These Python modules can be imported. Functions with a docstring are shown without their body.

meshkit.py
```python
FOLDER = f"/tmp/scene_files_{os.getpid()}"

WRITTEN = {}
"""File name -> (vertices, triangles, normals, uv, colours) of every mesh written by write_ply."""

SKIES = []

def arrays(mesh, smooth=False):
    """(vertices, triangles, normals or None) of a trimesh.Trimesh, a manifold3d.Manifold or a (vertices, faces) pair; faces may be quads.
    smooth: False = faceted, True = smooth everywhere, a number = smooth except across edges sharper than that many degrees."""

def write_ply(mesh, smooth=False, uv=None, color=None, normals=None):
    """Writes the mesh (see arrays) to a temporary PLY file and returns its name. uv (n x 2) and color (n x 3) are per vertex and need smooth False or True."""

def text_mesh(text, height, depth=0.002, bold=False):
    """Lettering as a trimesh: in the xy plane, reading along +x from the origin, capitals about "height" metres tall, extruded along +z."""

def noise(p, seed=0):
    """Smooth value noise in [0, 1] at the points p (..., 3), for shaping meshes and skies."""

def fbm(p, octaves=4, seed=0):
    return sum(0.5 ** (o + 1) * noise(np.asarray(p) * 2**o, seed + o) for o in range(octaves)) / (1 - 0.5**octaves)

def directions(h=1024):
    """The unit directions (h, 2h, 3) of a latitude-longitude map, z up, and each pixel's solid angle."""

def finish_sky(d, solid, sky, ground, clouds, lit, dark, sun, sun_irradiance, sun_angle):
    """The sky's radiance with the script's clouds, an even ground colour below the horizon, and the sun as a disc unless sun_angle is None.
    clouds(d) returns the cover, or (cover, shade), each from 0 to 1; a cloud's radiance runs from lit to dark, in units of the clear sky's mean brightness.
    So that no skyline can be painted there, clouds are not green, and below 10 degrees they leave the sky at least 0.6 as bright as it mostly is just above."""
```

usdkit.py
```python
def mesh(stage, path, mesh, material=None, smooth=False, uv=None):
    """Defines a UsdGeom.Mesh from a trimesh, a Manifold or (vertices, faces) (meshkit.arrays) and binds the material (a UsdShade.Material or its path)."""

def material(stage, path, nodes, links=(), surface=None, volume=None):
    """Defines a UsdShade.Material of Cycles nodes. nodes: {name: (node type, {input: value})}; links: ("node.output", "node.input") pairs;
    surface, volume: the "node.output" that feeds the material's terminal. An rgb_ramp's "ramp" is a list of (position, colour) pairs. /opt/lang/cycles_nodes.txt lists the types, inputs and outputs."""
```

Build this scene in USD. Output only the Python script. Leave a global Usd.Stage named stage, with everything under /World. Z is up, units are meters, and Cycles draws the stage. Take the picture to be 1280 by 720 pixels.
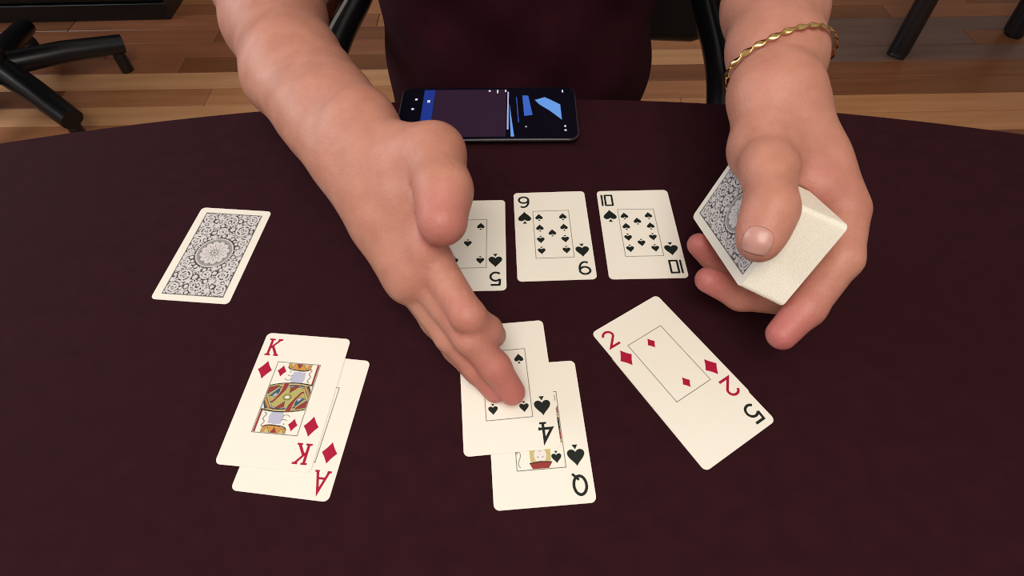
import math, random
import numpy as np, trimesh, manifold3d, usdkit, meshkit
from shapely import affinity
from shapely.geometry import Polygon, LineString, Point, MultiPolygon, box
from shapely.ops import unary_union
from pxr import Usd, UsdGeom, UsdLux, UsdShade, Gf, Sdf, Vt

random.seed(7)
rng = np.random.default_rng(7)
stage = Usd.Stage.CreateInMemory()
UsdGeom.SetStageUpAxis(stage, UsdGeom.Tokens.z)
UsdGeom.SetStageMetersPerUnit(stage, 1.0)
UsdGeom.Xform.Define(stage, '/World')
TZ = 0.75                                            # height of the table top
PI = math.pi

# ---------------------------------------------------------------- camera, light, exposure
EXPOSURE = -0.05
PITCH, ROLL = math.radians(49.991), math.radians(-0.96444)
cp, sp = math.cos(PITCH), math.sin(PITCH)
Fw, R0, U0 = np.array([0, cp, -sp]), np.array([1., 0, 0]), np.array([0, sp, cp])
Rt = R0 * math.cos(ROLL) + U0 * math.sin(ROLL)
Up = -R0 * math.sin(ROLL) + U0 * math.cos(ROLL)
EYE = np.array([0, 0, TZ + 0.35409])
cam = UsdGeom.Camera.Define(stage, '/World/camera')
m = Gf.Matrix4d(1)
m.SetRow(0, Gf.Vec4d(*Rt, 0)); m.SetRow(1, Gf.Vec4d(*Up, 0)); m.SetRow(2, Gf.Vec4d(*(-Fw), 0)); m.SetRow(3, Gf.Vec4d(*EYE, 1))
cam.AddTransformOp().Set(m)
cam.CreateHorizontalApertureAttr(36.0)
cam.CreateVerticalApertureAttr(36.0 * 720 / 1280)
cam.CreateFocalLengthAttr(36.0 * 757.195 / 1280)
cam.CreateHorizontalApertureOffsetAttr(-36.0 * 1 / 1280)
cam.CreateVerticalApertureOffsetAttr(-36.0 * 61 / 1280)
cam.CreateClippingRangeAttr(Gf.Vec2f(0.01, 100))
cam.CreateExposureAttr(EXPOSURE)

def rect_light(name, loc, target, w, h, power, color):
    l = UsdLux.RectLight.Define(stage, '/World/' + name)
    l.CreateWidthAttr(w); l.CreateHeightAttr(h); l.CreateIntensityAttr(power); l.CreateColorAttr(Gf.Vec3f(*color))
    d = np.array(target, float) - np.array(loc, float); d /= np.linalg.norm(d)
    x = np.cross(d, [0, 1, 0]) if abs(d[2]) > .9 else np.cross(d, [0, 0, 1]); x /= np.linalg.norm(x); y = np.cross(x, d)
    M = Gf.Matrix4d(1)
    M.SetRow(0, Gf.Vec4d(*x, 0)); M.SetRow(1, Gf.Vec4d(*y, 0)); M.SetRow(2, Gf.Vec4d(*(-d), 0)); M.SetRow(3, Gf.Vec4d(*loc, 1))
    l.AddTransformOp().Set(M)
    return l
rect_light('ceiling_lamp_light', (-0.05, -0.55, 2.35), (0.02, 0.25, TZ), 1.0, 1.0, 9.0, (1.0, .925, .83))
rect_light('window_light', (-2.7, 1.0, 1.75), (0, .4, TZ), 1.6, 1.5, 6.5, (.86, .93, 1.0))
dome = UsdLux.DomeLight.Define(stage, '/World/room_ambient')
dome.CreateIntensityAttr(0.12); dome.CreateColorAttr(Gf.Vec3f(1.0, .90, .80))

# ---------------------------------------------------------------- materials
LOOK = {}
def simple(name, color, rough=.5, **kw):
    LOOK[name] = usdkit.material(stage, '/World/Looks/' + name, {'p': ('principled_bsdf', {'base_color': color, 'roughness': rough, **kw})}, surface='p.BSDF')
def noisy(name, ca, cb, scale, rough=.5, bump=0., bscale=None, stretch=(1, 1, 1), detail=4, **kw):
    n = {'t': ('texture_coordinate', {}), 'm': ('mapping', {'scale': stretch}), 'n': ('noise_texture', {'scale': scale, 'detail': detail, 'roughness': .6}),
         'r': ('rgb_ramp', {'ramp': [(.3, ca), (.7, cb)]}), 'p': ('principled_bsdf', {'roughness': rough, **kw})}
    l = [('t.object', 'm.vector'), ('m.vector', 'n.vector'), ('n.fac', 'r.fac'), ('r.color', 'p.base_color')]
    if bump:
        n['nb'] = ('noise_texture', {'scale': bscale or scale * 3, 'detail': 3}); n['b'] = ('bump', {'strength': bump, 'distance': .001})
        l += [('m.vector', 'nb.vector'), ('nb.fac', 'b.height'), ('b.normal', 'p.normal')]
    LOOK[name] = usdkit.material(stage, '/World/Looks/' + name, n, l, surface='p.BSDF')
def glow(name, color, strength):
    LOOK[name] = usdkit.material(stage, '/World/Looks/' + name, {'p': ('principled_bsdf', {'base_color': (.01, .01, .012), 'roughness': .12, 'emission_color': color, 'emission_strength': strength})}, surface='p.BSDF')

noisy('table_cloth', (.0215, .0036, .0066), (.027, .0048, .0085), 60, .85, .25, 900, specular_ior_level=.12)
simple('table_edge', (.02, .006, .008), .6)
simple('table_leg', (.03, .014, .010), .45)
simple('card_white', (.86, .82, .73), .42, specular_ior_level=.4)
simple('card_edge', (.85, .81, .72), .5)
simple('ink_black', (.008, .012, .010), .55, specular_ior_level=.3)
simple('ink_red', (.40, .004, .036), .55, specular_ior_level=.25)
simple('ink_grey', (.20, .19, .18), .5)
simple('ink_mid', (.33, .31, .31), .5)
simple('ink_line', (.17, .16, .14), .5)
simple('ink_dark', (.06, .055, .056), .5)
simple('ink_scroll', (.66, .62, .62), .45)
simple('ink_yellow', (.56, .46, .19), .5)
simple('ink_orange', (.60, .27, .05), .5)
simple('ink_blue', (.02, .09, .20), .5)
simple('ink_crimson', (.29, .028, .024), .5)
simple('ink_lilac', (.48, .48, .62), .5)
simple('ink_skin', (.80, .74, .70), .5)
simple('ink_olive', (.44, .40, .12), .5)
simple('black_plastic', (.006, .006, .008), .35)
simple('phone_body', (.004, .005, .010), .18, coat_weight=.6)
simple('phone_glass', (.003, .004, .010), .08, coat_weight=1.0)
simple('metal_trim', (.62, .63, .68), .32, metallic=1.0)
noisy('gold', (.85, .52, .17), (.95, .66, .28), 300, .2, metallic=1.0)
simple('shirt_cloth_flat', (.03, .006, .014), .9)
noisy('shirt_cloth', (.020, .0020, .0060), (.028, .0032, .0088), 30, .9, .35, 700, specular_ior_level=.15)
noisy('trouser_cloth', (.012, .012, .016), (.02, .02, .026), 80, .9)
simple('shoe_leather', (.012, .010, .009), .4)
noisy('hair', (.03, .02, .014), (.06, .04, .028), 120, .6)
noisy('mahogany', (.08, .018, .010), (.13, .034, .018), 14, .25, stretch=(1, .12, 1), coat_weight=.5)
noisy('black_leather', (.006, .006, .007), (.011, .011, .012), 120, .45, .3, 500)
noisy('wall_paint', (.50, .46, .40), (.54, .50, .44), 3, .85, .1, 200)
simple('trim_paint', (.70, .68, .64), .4)
simple('eye_white', (.8, .78, .74), .2)
simple('eye_dark', (.03, .02, .015), .15)
glow('screen_blue', (.012, .045, .36), .7)
glow('screen_purple', (.055, .017, .055), .42)
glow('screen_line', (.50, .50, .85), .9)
glow('glow_pale_blue', (.16, .40, .95), .85)  # blue emission for the shapes on the phone glass
glow('glow_blue', (.05, .16, .70), .8)
glow('screen_white', (.8, .82, .95), .9)
simple('nail', (.56, .26, .22), .32, subsurface_weight=.2, subsurface_radius=(1, .3, .2), subsurface_scale=.002)
for i, (a, b) in enumerate([((.33, .135, .055), (.47, .20, .090)), ((.52, .25, .115), (.68, .36, .18)), ((.16, .055, .022), (.25, .09, .038)), ((.42, .18, .075), (.56, .26, .115)), ((.24, .085, .038), (.33, .125, .058)), ((.125, .070, .058), (.175, .100, .082))]):
    noisy('floor_wood_%d' % i, a, b, 9, .32, .12, 60, stretch=(.22, 3.0, 1))
# skin: blush is a per-vertex amount (knuckles, fingertips), the rest fine mottling
LOOK['skin'] = usdkit.material(stage, '/World/Looks/skin', {
    't': ('texture_coordinate', {}), 'n': ('noise_texture', {'scale': 55, 'detail': 5, 'roughness': .6}), 'r': ('rgb_ramp', {'ramp': [(.3, (.445, .188, .130)), (.7, (.545, .248, .180))]}),
    'a': ('attribute', {'attribute': 'blush'}), 'mx': ('mix_color', {'b': (.46, .125, .125)}),
    'nb': ('noise_texture', {'scale': 420, 'detail': 4}), 'nv': ('voronoi_texture', {'scale': 620}), 'ad': ('math', {'math_type': 'add'}), 'b': ('bump', {'strength': .22, 'distance': .0006}),
    'p': ('principled_bsdf', {'roughness': .50, 'specular_ior_level': .4, 'subsurface_weight': .22, 'subsurface_scale': .004, 'subsurface_radius': (1, .35, .2)})},
    [('t.object', 'n.vector'), ('n.fac', 'r.fac'), ('r.color', 'mx.a'), ('a.fac', 'mx.fac'), ('mx.result', 'p.base_color'), ('t.object', 'nb.vector'), ('t.object', 'nv.vector'),
     ('nb.fac', 'ad.value1'), ('nv.distance', 'ad.value2'), ('ad.value', 'b.height'), ('b.normal', 'p.normal')], surface='p.BSDF')

# ---------------------------------------------------------------- scene helpers
def free(path):
    if not stage.GetPrimAtPath(path): return path
    k = 1
    while stage.GetPrimAtPath('%s_%03d' % (path, k)): k += 1
    return '%s_%03d' % (path, k)
def tag(o, label=None, cat=None, group=None, kind=None):
    for k, v in (('label', label), ('category', cat), ('group', group), ('kind', kind)):
        if v: o.SetCustomDataByKey(k, v)
    return o
def thing(name, label, cat, loc=(0, 0, 0), rotz=0., group=None, matrix=None):
    x = UsdGeom.Xform.Define(stage, free('/World/' + name))
    if matrix is not None: x.AddTransformOp().Set(matrix)
    else:
        x.AddTranslateOp().Set(Gf.Vec3d(*map(float, loc))); x.AddRotateZOp().Set(math.degrees(rotz))
    return tag(x.GetPrim(), label, cat, group)
def obj(name, mesh, mat, parent=None, smooth=False, label=None):
    base = str(parent.GetPath()) if parent is not None else '/World'
    me = usdkit.mesh(stage, free(base + '/' + name), mesh, LOOK[mat], smooth)
    return tag(me.GetPrim(), label)
def cat_mesh(ms): return trimesh.util.concatenate(ms)
def extrude(poly, d, z=0.):
    gs = [g for g in getattr(poly, 'geoms', [poly]) if g.geom_type == 'Polygon' and g.area > 1e-12]
    ms = [trimesh.creation.extrude_polygon(g, d, engine='earcut') for g in gs]
    me = cat_mesh(ms); me.apply_translation((0, 0, z)); return me
def rbox(sx, sy, sz, r, c=(0, 0, 0), n=10):
    s = [manifold3d.Manifold.sphere(r, n).translate((x * (sx / 2 - r), y * (sy / 2 - r), z * (sz / 2 - r))) for x in (-1, 1) for y in (-1, 1) for z in (-1, 1)]
    h = manifold3d.Manifold.batch_hull(s).translate(tuple(map(float, c)))
    k = h.to_mesh(); return trimesh.Trimesh(k.vert_properties[:, :3], k.tri_verts, process=False)
def tube(pts, radii, n=12, flat=1., up=(0, 0, 1), caps=True):
    """A swept tube along pts; flat squashes the section along its second axis."""
    P = np.asarray(pts, float); radii = np.broadcast_to(radii, len(P))
    T = np.gradient(P, axis=0); T /= np.linalg.norm(T, axis=1, keepdims=True)
    V, F = [], []
    u = np.cross(up, T[0]); u = u if np.linalg.norm(u) > 1e-6 else np.array([1., 0, 0])
    for i, (p, t, r) in enumerate(zip(P, T, radii)):
        u = u - t * (u @ t); u /= np.linalg.norm(u); w = np.cross(t, u)
        a = np.arange(n) / n * 2 * PI
        V.append(p + r * (np.cos(a)[:, None] * u + flat * np.sin(a)[:, None] * w))
    V = np.vstack(V)
    for i in range(len(P) - 1):
        for j in range(n):
            k = (j + 1) % n
            F += [[i * n + j, i * n + k, i * n + n + k], [i * n + j, i * n + n + k, i * n + n + j]]
    if caps:
        V = np.vstack([V, P[0], P[-1]]); c0, c1 = len(V) - 2, len(V) - 1; e = (len(P) - 1) * n
        for j in range(n):
            k = (j + 1) % n
            F += [[c0, k, j], [c1, e + j, e + k]]
    return trimesh.Trimesh(V, F, process=False)
def spline(pts, n=40):
    from scipy.interpolate import CubicSpline
    P = np.asarray(pts, float); s = np.r_[0, np.cumsum(np.linalg.norm(np.diff(P, axis=0), axis=1))]
    return CubicSpline(s, P)(np.linspace(0, s[-1], n))

# ---------------------------------------------------------------- the setting: a floor of oak boards
floor = UsdGeom.Xform.Define(stage, '/World/floor').GetPrim(); tag(floor, kind='structure')
obj('subfloor', trimesh.creation.box((5.6, 5.0, .02), trimesh.transformations.translation_matrix((0, 1.3, -.034))), 'ink_dark', floor)
PW = .0838
def board(x0, x1, row, mat):
    y0 = 1.546 + PW * row
    b = rbox(x1 - x0 - .0016, PW - .0016, .024, .0016, ((x0 + x1) / 2, y0 + PW / 2, -.012 + rng.uniform(-.0004, .0003)), 4)
    obj('floor_board', b, 'floor_wood_%d' % mat, floor)
seen = {-3: [(-2.8, -1.5, 3), (-1.5, -.42, 0), (-.42, .8, 1), (.8, 2.8, 3)],
        -2: [(-2.8, -1.7, 0), (-1.7, -.6, 1), (-.6, .5, 3), (.5, 1.7, 3), (1.7, 2.8, 0)],
        -1: [(-2.8, -1.35, 2), (-1.35, -.905, 0), (-.905, .1, 3), (.1, .62, 0), (.62, 1.7, 2), (1.7, 2.8, 4)],
        0: [(-2.8, -1.6, 3), (-1.6, -.55, 1), (-.55, .42, 1), (.42, 1.75, 2), (1.75, 2.8, 4)],
        1: [(-2.8, -1.04, 4), (-1.04, .02, 2), (.02, .8, 1), (.8, 2.8, 5)],
        2: [(-2.8, -1.3, 2), (-1.3, -.3, 4), (-.3, .75, 0), (.75, 1.5, 5), (1.5, 2.8, 2)],
        3: [(-2.8, -.98, 4), (-.98, -.2, 2), (-.2, .95, 3), (.95, 2.8, 5)],
        4: [(-2.8, -1.5, 2), (-1.5, -.45, 4), (-.45, .5, 0), (.5, 1.3, 2), (1.3, 2.8, 4)],
        5: [(-2.8, -.7, 4), (-.7, .3, 0), (.3, 1.6, 4), (1.6, 2.8, 2)]}
for row in range(-32, 26):
    if row in seen:
        for x0, x1, mt in seen[row]: board(x0, x1, row, mt)
    else:
        x = -2.8
        cuts = sorted([-2.8, -2.8 + 1.2 + rng.uniform(0, 1.2), .3 + rng.uniform(-.3, 1.0), 2.8])
        for a, b in zip(cuts[:-1], cuts[1:]): board(a, b, row, int(rng.integers(0, 5)))

for nm, c_, s_, bc_, bs_ in (('back', (0, 3.78, 1.2), (5.6, .08, 2.6), (0, 3.732, .05), (5.5, .018, .10)), ('left', (-2.84, 1.3, 1.2), (.08, 5.0, 2.6), (-2.792, 1.3, .05), (.018, 4.9, .10)), ('right', (2.84, 1.3, 1.2), (.08, 5.0, 2.6), (2.792, 1.3, .05), (.018, 4.9, .10))):
    w_ = obj('wall_' + nm, rbox(*s_, .004, c_, 4), 'wall_paint'); tag(w_, kind='structure')
    b_ = obj('baseboard_' + nm, rbox(*bs_, .004, bc_, 6), 'trim_paint'); tag(b_, kind='structure')

# ---------------------------------------------------------------- the table
table = thing('table', 'wide table with a dark maroon cloth top and gently curved far edge', 'table', (0, 0, 0))
def table_outline(inset=0.):
    R, cx, cy = 1.8410 - inset, -.02376, -1.36523
    t = np.linspace(math.radians(62), math.radians(118), 60)
    far = [(cx + R * math.cos(a), cy + R * math.sin(a)) for a in t]
    near = [(x, -1.02 + (.4757 - cy - R) - (y - .4757) * 1.0 - .0) for x, y in far[::-1]]
    near = [(x, -.55 - (y - .26) + inset * 0) for x, y in far[::-1]]
    return Polygon(far + near).buffer(-.10).buffer(.10, 12)
top = []
prof = [(-.012, .0), (-.012, .020), (0., .026), (0., .038), (-.002, .0425), (-.006, .045)]
rings = []
base = np.array(table_outline().exterior.coords)[:-1]
if not Polygon(base).exterior.is_ccw: base = base[::-1]
nrm = np.roll(base, -1, 0) - np.roll(base, 1, 0); nrm = np.c_[nrm[:, 1], -nrm[:, 0]]; nrm /= np.linalg.norm(nrm, axis=1, keepdims=True)
for o_, z_ in prof: rings.append(np.c_[base + nrm * o_, np.full(len(base), TZ - .045 + z_)])
V = np.vstack(rings); n_ = len(base); Fc = []
for i in range(len(rings) - 1):
    for j in range(n_):
        k = (j + 1) % n_
        Fc += [[i * n_ + j, i * n_ + k, (i + 1) * n_ + k], [i * n_ + j, (i + 1) * n_ + k, (i + 1) * n_ + j]]
ct = np.array([[base[:, 0].mean(), base[:, 1].mean(), TZ - .045], [base[:, 0].mean(), base[:, 1].mean(), TZ]]); V = np.vstack([V, ct])
for j in range(n_):
    k = (j + 1) % n_
    Fc += [[len(V) - 2, k, j], [len(V) - 1, (len(rings) - 1) * n_ + j, (len(rings) - 1) * n_ + k]]
obj('tabletop', trimesh.Trimesh(V, Fc, process=False), 'table_cloth', table, 40)
cy_ = float(base[:, 1].mean())
for sx in (-.62, .62):
    for sy in (-.34, .26):
        leg = tube([(sx, cy_ + sy, .0), (sx, cy_ + sy, .05), (sx * .98, cy_ + sy, .4), (sx * .97, cy_ + sy, TZ - .045)], [.024, .026, .03, .036], 16)
        obj('leg', leg, 'table_leg', table, 40)
obj('apron', cat_mesh([rbox(1.18, .022, .07, .003, (0, cy_ + s, TZ - .081), 6) for s in (-.34, .26)] + [rbox(.022, .58, .07, .003, (s, cy_ - .04, TZ - .081), 6) for s in (-.60, .60)]), 'table_leg', table)

# ---------------------------------------------------------------- playing cards (millimetres in the drawings)
CW, CH, CT = 57.6, 88.9, .24
MM = .001
def ell(cx, cy, rx, ry, rot=0, n=16): return affinity.rotate(affinity.scale(Point(0, 0).buffer(1, n), rx, ry), rot, origin=(0, 0)).__class__(affinity.translate(affinity.rotate(affinity.scale(Point(0, 0).buffer(1, n), rx, ry), rot, origin=(0, 0)), cx, cy).exterior)
def turn(p): return affinity.rotate(p, 180, origin=(0, 0))
card_outline = box(-CW / 2 + 3.4, -CH / 2 + 3.4, CW / 2 - 3.4, CH / 2 - 3.4).buffer(3.4, 8)
def spade(h=12.7, w=10.2):
    t = np.linspace(0, 1, 14)
    def bez(p0, p1, p2, p3): return [tuple((1 - s) ** 3 * np.array(p0) + 3 * (1 - s) ** 2 * s * np.array(p1) + 3 * (1 - s) * s * s * np.array(p2) + s ** 3 * np.array(p3)) for s in t]
    right = bez((0, .5), (.10, .30), (.5, .12), (.5, -.10)) + bez((.5, -.10), (.5, -.30), (.14, -.36), (.0, -.16))[1:]
    body = Polygon(right + [(-x, y) for x, y in right[::-1][1:-1]]).buffer(0)
    stem = Polygon([(0, -.27), (.06, -.36), (.17, -.5), (-.17, -.5), (-.06, -.36)])
    return affinity.scale(unary_union([body, stem]), w, h, origin=(0, 0))
def diamond(h=12.8, w=9.4):
    pts = []
    for (a, b) in (((0, h / 2), (w / 2, 0)), ((w / 2, 0), (0, -h / 2)), ((0, -h / 2), (-w / 2, 0)), ((-w / 2, 0), (0, h / 2))):
        for s in np.linspace(0, 1, 5)[:-1]:
            q = np.array(a) * (1 - s) + np.array(b) * s; pts.append(tuple(q * (1 - .07 * math.sin(PI * s))))
    return Polygon(pts)
def arc(cx, cy, rx, ry, a0, a1, n=24): return [(cx + rx * math.cos(math.radians(a)), cy + ry * math.sin(math.radians(a))) for a in np.linspace(a0, a1, n)]
def stroke(pts, w=1.65, cap=2): return LineString(pts).buffer(w / 2, cap_style=cap, join_style=2)
def rank(ch, h=12.6):
    """Card index drawn with strokes, centred, about h tall."""
    k = h / 12.6
    if ch == '9': g = [stroke(arc(0, 2.3, 3.8, 3.25, 0, 360)), stroke([(3.8, 2.3)] + arc(-.4, .6, 4.2, 6.1, 8, -122, 20))]
    elif ch == '6': return turn(rank('9', h))
    elif ch == '5': g = [stroke([(3.5, 5.5), (-2.9, 5.5), (-3.3, .3)]), stroke([(-3.3, .3)] + arc(-.2, -1.9, 3.8, 3.7, 140, -140, 26))]
    elif ch == '2': g = [stroke(arc(0, 2.4, 3.5, 3.2, 165, -30, 24) + [(-3.6, -5.5), (3.9, -5.5)])]
    elif ch == '4': g = [stroke([(1.2, -5.6), (1.2, 5.6), (-3.9, -2.1), (4.0, -2.1)]), stroke([(-.9, -5.6), (3.3, -5.6)], 1.3), stroke([(3.7, -1.2), (3.7, -3.1)], 1.1)]
    elif ch == '10': g = [stroke([(-4.4, 6.2), (-4.4, -6.2)], 1.5), box(-1.9, -5.5, 3.7, 5.5).buffer(.75).difference(box(-1.1, -4.7, 2.9, 4.7))]
    elif ch == 'K': g = [stroke([(-2.4, 6), (-2.4, -6)], 1.7), stroke([(3.0, 5.6), (-2.2, -.9)], 1.4), stroke([(-.9, .9), (3.4, -5.8)], 1.7)] + [stroke([(a, b), (c, b)], 1.2) for a, c, b in ((-4.4, -.6, 5.7), (1.3, 4.6, 5.7), (-4.4, -.6, -5.7), (1.5, 4.8, -5.7))]
    elif ch == 'Q': g = [stroke(arc(0, .4, 3.6, 5.2, 0, 360)), stroke([(.2, -2.6), (3.8, -6.2)], 1.5)]
    elif ch == 'A': g = [stroke([(-3.4, -5.7), (0, 5.8), (3.4, -5.7)], 1.5), stroke([(-2.2, -1.8), (2.2, -1.8)], 1.3)] + [stroke([(a, -5.7), (a + 2.6, -5.7)], 1.2) for a in (-4.9, 2.3)]
    return affinity.scale(unary_union(g), k, k, origin=(0, 0))
def mv(p, x, y, flip=False): return affinity.translate(turn(p) if flip else p, x, y)
INK = .05
def ink(poly, parent, name, mat, lift=0., label=None):
    me = extrude(poly, INK, CT + lift); me.apply_scale(MM); return obj(name, me, mat, parent, label=label)
def stock(parent):
    c = [(i, z) for i, z in ((.10, 0), (0, .07), (0, CT - .07), (.10, CT))]
    me = extrude(card_outline, CT); me.apply_scale(MM)
    return obj('card_stock', me, 'card_white', parent)
FRAME = box(-14.2, -23.7, 14.2, 23.7)
frame_line = FRAME.buffer(.22, join_style=2).difference(FRAME.buffer(-.22, join_style=2))
PIPS = {'5': [(-9.6, 16.8), (9.6, 16.8), (0, 0), (-9.6, -16.6), (9.6, -16.6)], '4': [(-9.6, 16.8), (9.6, 16.8), (-9.6, -16.8), (9.6, -16.8)],
        '2': [(0, 16.8), (0, -16.8)], 'A': [(0, 0)],
        '9': [(x, y) for y in (17.2, 6.2, -5.7, -16.4) for x in (-9.6, 9.1)] + [(-.3, .9)],
        '10': [(x, y) for y in (16.8, 6.0, -5.2, -16.2) for x in (-9.7, 9.2)] + [(-.3, 11.3), (-.3, -10.7)]}
def court(parent, kind):
    """A double-ended court figure inside the frame: one half drawn, the other turned about."""
    inside = FRAME.buffer(-.4, join_style=2)
    L = []     # (name, polygon, ink)
    def P(*pts): return Polygon(pts)
    if kind == 'K':
        L += [('beard', ell(2.4, 13.2, 4.6, 4.6).union(box(-1.6, 13, 6.6, 17.5)), 'ink_lilac')]
        L += [('crown_band', P((-6.2, 22.4), (-5.8, 20.2), (0, 18.9), (6.0, 18.9), (8.6, 20.0), (9.0, 23.6), (-6.2, 23.6)), 'ink_orange')]
        for i in range(3): L.append(('crown_point', P((-5.6 + i * 4.6, 23.5), (-3.4 + i * 4.6, 20.3 - .3 * i), (-1.6 + i * 4.6, 23.5)), 'ink_crimson' if i % 2 else 'ink_yellow'))
        L += [('crown_line', stroke(spline([(-6.2, 21.0), (-5.6, 20.0), (0, 18.6), (6.0, 18.6), (8.8, 19.8)], 20), .55), 'ink_black')]
        L += [('sleeve_edge', P((12.4, 23.4), (13.7, 23.4), (13.7, 3), (12.4, 9)), 'ink_crimson')]
        L += [('hair_curl', stroke(spline([(8.3, 20), (9.8, 18.6), (8.8, 16.6), (10.3, 15.0), (9.2, 12.6), (10.6, 10.8)], 24), .55), 'ink_grey')]
        L += [('face_line', unary_union([stroke(spline([(-4.8, 15.2), (-3.0, 14.4), (-1.2, 15.2)], 10), .4), stroke(spline([(-6, 12.6), (-3.6, 11.4), (-1.4, 12.6)], 10), .4), ell(-3.6, 17.3, .5, .4)]), 'ink_grey')]
        L += [('robe', P((-13.8, 6.6), (-6, 8.8), (4, 9.8), (13.8, 9.0), (13.8, 0), (-13.8, 0)), 'ink_olive')]
        L += [('robe_trim', stroke(spline([(-13.8, 6.9), (-6, 9.0), (4, 9.9), (13.8, 9.2)], 20), .6), 'ink_black')]
        for k_, (mt_, w_) in enumerate((('ink_yellow', 1.3), ('ink_dark', .45), ('ink_lilac', .5))):
            L += [('robe_band', stroke(spline([(-13.4, 2.4 - k_ * 1.2), (-8.5, 6.4 - k_ * .9), (-2, 8.4 - k_ * .8), (5, 8.9 - k_ * .7), (13.0, 7.6 - k_ * .9)], 20), w_), mt_)]
        L += [('robe_band', stroke([(-13.2, -.2), (-7.0, 6.2)], .9), 'ink_yellow'), ('robe_band', stroke([(13.4, -1.2), (8.4, 6.6)], 1.0), 'ink_yellow')]
        L += [('left_panel', P((-13.8, 5.6), (-13.8, 1.0), (-7.4, 6.7), (-7.8, 7.4)), 'ink_crimson')]
        L += [('blue_panel', P((-11.2, 0), (-6.6, 5.6), (-5.2, 0)), 'ink_blue'), ('blue_core', P((-9.8, 0), (-7.6, 2.6), (-6.4, 0)), 'ink_lilac')]
        L += [('sash', P((-4.9, 9.3), (-1.8, 9.6), (-2.6, 4.8), (-5.4, 0.), (-8, -4), (-9.6, -4.2), (-5.6, 3.2)), 'ink_crimson')]
        L += [('sash_edge', unary_union([stroke(spline([(-5.2, 9.1), (-5.6, 3.6), (-9.2, -3.2)], 14), .45), stroke(spline([(-1.5, 9.4), (-2.2, 4.6), (-5.0, -.6)], 14), .45)]), 'ink_yellow')]
        L += [('red_wedge', P((0.2, 6.6), (6.4, 8.6), (.6, 3.0)), 'ink_crimson')]
        L += [('right_stripe', P((8.6, 7.6), (13.2, 1.2), (13.6, 2.4), (9.8, 8.2)), 'ink_orange'), ('right_stripe', P((10.6, 8.2), (13.7, 3.4), (13.7, 6.0), (12.4, 8.4)), 'ink_dark')]
        L += [('robe_core', ell(0, 0, 2.7, 2.0), 'ink_dark'), ('robe_core', ell(0, 0, 2.2, 1.6), 'ink_olive'), ('robe_core', ell(0, 0, 1.2, .9), 'ink_skin')]
        L += [('cuff', P((11.8, 8.6), (13.7, 4.6), (13.7, 8.4)), 'ink_skin')]
    else:
        L += [('hair', P((-6, 19), (-6.4, 10), (6.2, 10), (6, 19), (3, 21.5), (-3, 21.5)), 'ink_yellow')]
        L += [('face', ell(0, 15.6, 3.6, 4.6), 'ink_skin')]
        L += [('headdress', P((-6.6, 20), (-4.4, 23.4), (5, 23.4), (6.6, 20), (0, 19.2)), 'ink_crimson')]
        L += [('crown_line', stroke([(-6.6, 20), (0, 19.2), (6.6, 20)], .6), 'ink_black')]
        L += [('face_line', unary_union([ell(-1.4, 16.6, .5, .3), ell(1.4, 16.6, .5, .3), stroke([(-.8, 13.2), (.8, 13.2)], .35)]), 'ink_grey')]
        L += [('robe', P((-13.8, 8.2), (-5, 10.4), (5, 10.4), (13.8, 8.2), (13.8, 0), (-13.8, 0)), 'ink_yellow')]
        L += [('robe_trim', stroke([(-13.8, 8.4), (-5, 10.6), (5, 10.6), (13.8, 8.4)], .6), 'ink_black')]
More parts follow.
